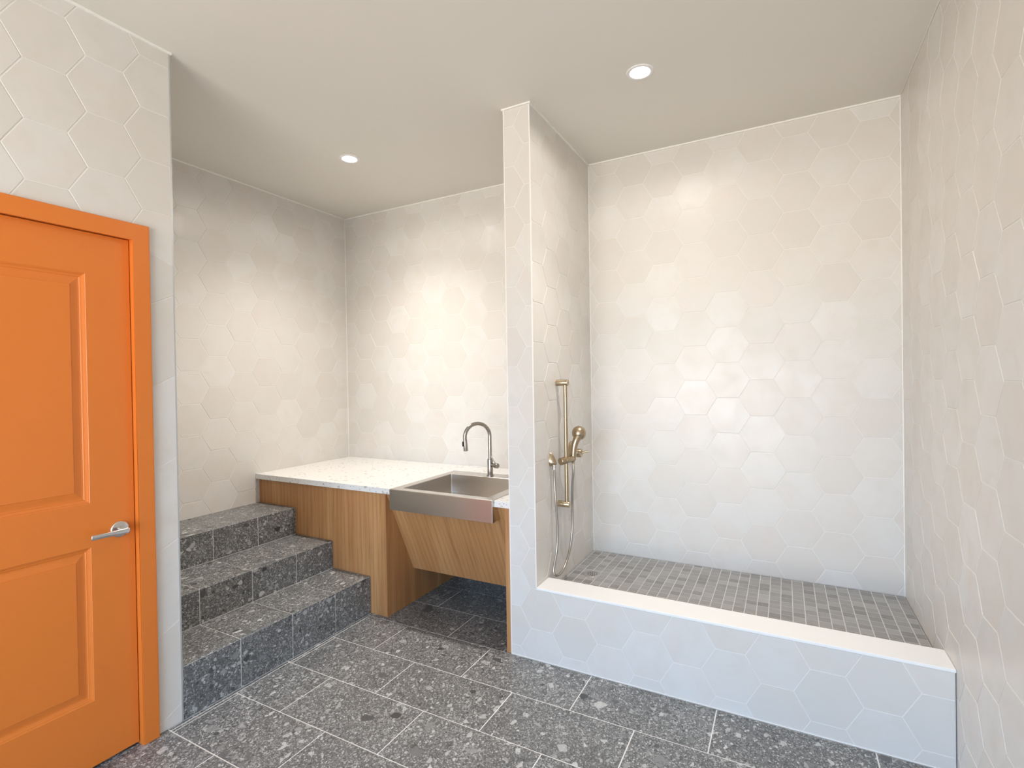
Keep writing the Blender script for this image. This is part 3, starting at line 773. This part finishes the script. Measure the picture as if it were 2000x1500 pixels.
# hand shower sits in the slider's cradle
HS = hc + hx * 0.046 + Vector((0.006, 0.0, 0.008))
hs = thing('hand_shower', 'bronze hand shower resting in the slide bar holder', 'hand shower', HS)
up = [(0, 0, -0.020), (0.002, 0.002, 0.02), (0.006, 0.006, 0.060), (0.014, 0.014, 0.092), (0.024, 0.026, 0.118)]
path = catmull(up, 8)
handle = obj('handle', sweep(bmesh.new(), path, lambda t: (0.0150 + 0.0085 * t, 0.0150 + 0.0085 * t), 24), M_BRONZE, hs, auto=50)
def head():
    bm = bmesh.new()
    d = Vector((-0.30, 0.90, -0.30)).normalized()       # spray direction
    c = Vector((0.026, 0.030, 0.136))
    lathe(bm, c - d * 0.022, d, [(-0.006, 0), (-0.005, 0.010), (-0.001, 0.020), (0.006, 0.030), (0.015, 0.0375), (0.026, 0.0410), (0.036, 0.0415), (0.040, 0.0395), (0.041, 0.036), (0.041, 0)], 40)
    return bm
obj('spray_head', head(), M_BRONZE, hs, auto=50)
obj('connector', lathe(bmesh.new(), (0, 0, -0.040), (0, 0, 1), [(0, 0), (0, 0.0085), (0.012, 0.0085), (0.020, 0.0118), (0.022, 0.0118), (0.022, 0)], 24), M_BRONZE, hs, auto=35)
# wall outlet
EY, EZ = 0.200, 1.014
ow = thing('hose_outlet', 'teardrop bronze hose outlet on the shower wall left of the slide bar', 'hose outlet', (W0, EY, EZ))
def teardrop():
    bm = bmesh.new(); rings = []
    for i in range(13):
        t = i / 12; out_ = 0.040 * t; s = (1 - t ** 1.7) ** 0.75 if i < 12 else 0
        ring = []
        for k in range(32):
            a = 2 * PI * k / 32; yy = 0.021 * math.sin(a); zz = math.cos(a)
            zz = zz * (0.050 if zz > 0 else 0.027)
            yy *= (1 - 0.45 * max(0, math.cos(a)) ** 1.5)
            ring.append(bm.verts.new((out_, yy * s, zz * s - 0.012 * t)))
        rings.append(ring)
    for a, b in zip(rings, rings[1:]):
        for k in range(32): bm.faces.new((a[k], a[(k + 1) % 32], b[(k + 1) % 32], b[k]))
    bmesh.ops.remove_doubles(bm, verts=bm.verts[:], dist=1e-5); return bm
obj('escutcheon', teardrop(), M_BRONZE, ow, auto=50)
obj('outlet_nut', lathe(bmesh.new(), (0.024, 0, -0.046), (0, 0, 1), [(0, 0), (0, 0.0100), (0.001, 0.0115), (0.016, 0.0115), (0.018, 0.0090), (0.034, 0.0090), (0.034, 0)], 24), M_CHROME, ow, auto=35)
# hose
a0 = Vector((W0 + 0.024, EY, EZ - 0.046)); a1 = HS + Vector((0, 0, -0.040))
ctrl = [a0, a0 + Vector((0.0, 0.002, -0.06)), (W0 + 0.030, EY - 0.002, 0.80), (W0 + 0.036, EY + 0.004, 0.65), (W0 + 0.034, EY - 0.004, 0.53), (W0 + 0.030, 0.158, 0.432), (W0 + 0.036, 0.161, 0.400),
        (W0 + 0.046, 0.196, 0.392), (W0 + 0.052, 0.258, 0.414), (W0 + 0.056, 0.325, 0.485), (W0 + 0.060, 0.362, 0.590), (W0 + 0.062, 0.366, 0.72), (W0 + 0.070, 0.352, 0.86), a1 + Vector((0, 0, -0.05)), a1]
cp = catmull(ctrl, 22)
hose = obj('shower_hose', sweep(bmesh.new(), cp, lambda t: 0.0068 + 0.0004 * math.sin(t * 2 * PI * 150), 14), M_HOSE, auto=60)
tag(hose, 'looped metal shower hose hanging from the wall outlet to the hand shower', 'shower hose')
# mixer valve behind the hand shower
VY, VZ = 0.512, 1.030
vl = thing('shower_valve', 'round bronze shower mixer valve on the wall behind the hand shower', 'shower valve', (W0, VY, VZ))
obj('wall_plate', lathe(bmesh.new(), (0, 0, 0), (1, 0, 0), [(0, 0), (0, 0.0600), (0.004, 0.0600), (0.011, 0.054), (0.020, 0.040), (0.022, 0.030), (0.022, 0)], 48), M_BRONZE, vl, auto=35)
obj('valve_body', lathe(bmesh.new(), (0.010, 0, -0.010), (1, 0, 0), [(0, 0), (0, 0.030), (0.014, 0.029), (0.024, 0.025), (0.026, 0.0235), (0.026, 0.026), (0.056, 0.026), (0.059, 0.024), (0.059, 0)], 36), M_BRONZE, vl, auto=35)
obj('lever', sweep(bmesh.new(), [(0.058, 0.0, -0.008), (0.076, 0.006, -0.005), (0.104, 0.012, 0.000)], lambda t: 0.0075 - 0.001 * t, 16), M_BRONZE, vl, auto=50)

# ------------------------------------------------------------------ recessed lights
def downlight(i, x, y, label):
    t = thing('recessed_light', label, 'ceiling light', (x, y, H), 'recessed ceiling lights')
    obj('trim_ring', lathe(bmesh.new(), (0, 0, 0), (0, 0, -1), [(0.0, 0.044), (0.001, 0.0445), (0.0045, 0.048), (0.0050, 0.052), (0.0040, 0.060), (0.0, 0.0635)], 48), M_WHITE, t, auto=30)
    obj('diffuser', lathe(bmesh.new(), (0, 0, 0), (0, 0, -1), [(0.0, 0), (0.0, 0.0455), (0.0012, 0.0445), (0.0015, 0)], 40), M_LAMP, t)
    sd = bpy.data.lights.new('downlight_beam', 'SPOT'); sd.energy = SPOT_W[i]; sd.spot_size = SPOT_ANGLE; sd.spot_blend = SPOT_BLEND
    sd.color = SPOT_COL; sd.shadow_soft_size = 0.04
    so = bpy.data.objects.new('downlight_beam', sd); COL.objects.link(so); so.parent = t; so.location = (0, 0, -0.02)
    sd = bpy.data.lights.new('downlight_core', 'SPOT'); sd.energy = CORE_W[i]; sd.spot_size = math.radians(84); sd.spot_blend = 1.0
    sd.color = (1.0, 0.93, 0.85); sd.shadow_soft_size = 0.04
    so = bpy.data.objects.new('downlight_core', sd); COL.objects.link(so); so.parent = t; so.location = (0, 0, -0.02)
    sd = bpy.data.lights.new('downlight_flood', 'SPOT'); sd.energy = WIDE_W[i]; sd.spot_size = math.radians(172); sd.spot_blend = 0.35
    sd.color = SPOT_COL; sd.shadow_soft_size = 0.045
    so = bpy.data.objects.new('downlight_flood', sd); COL.objects.link(so); so.parent = t; so.location = (0, 0, -0.02)
downlight(0, *LAMPS[0], 'small round white recessed light above the washing alcove and worktop')
downlight(1, *LAMPS[1], 'small round white recessed light above the shower curb, right of the partition')
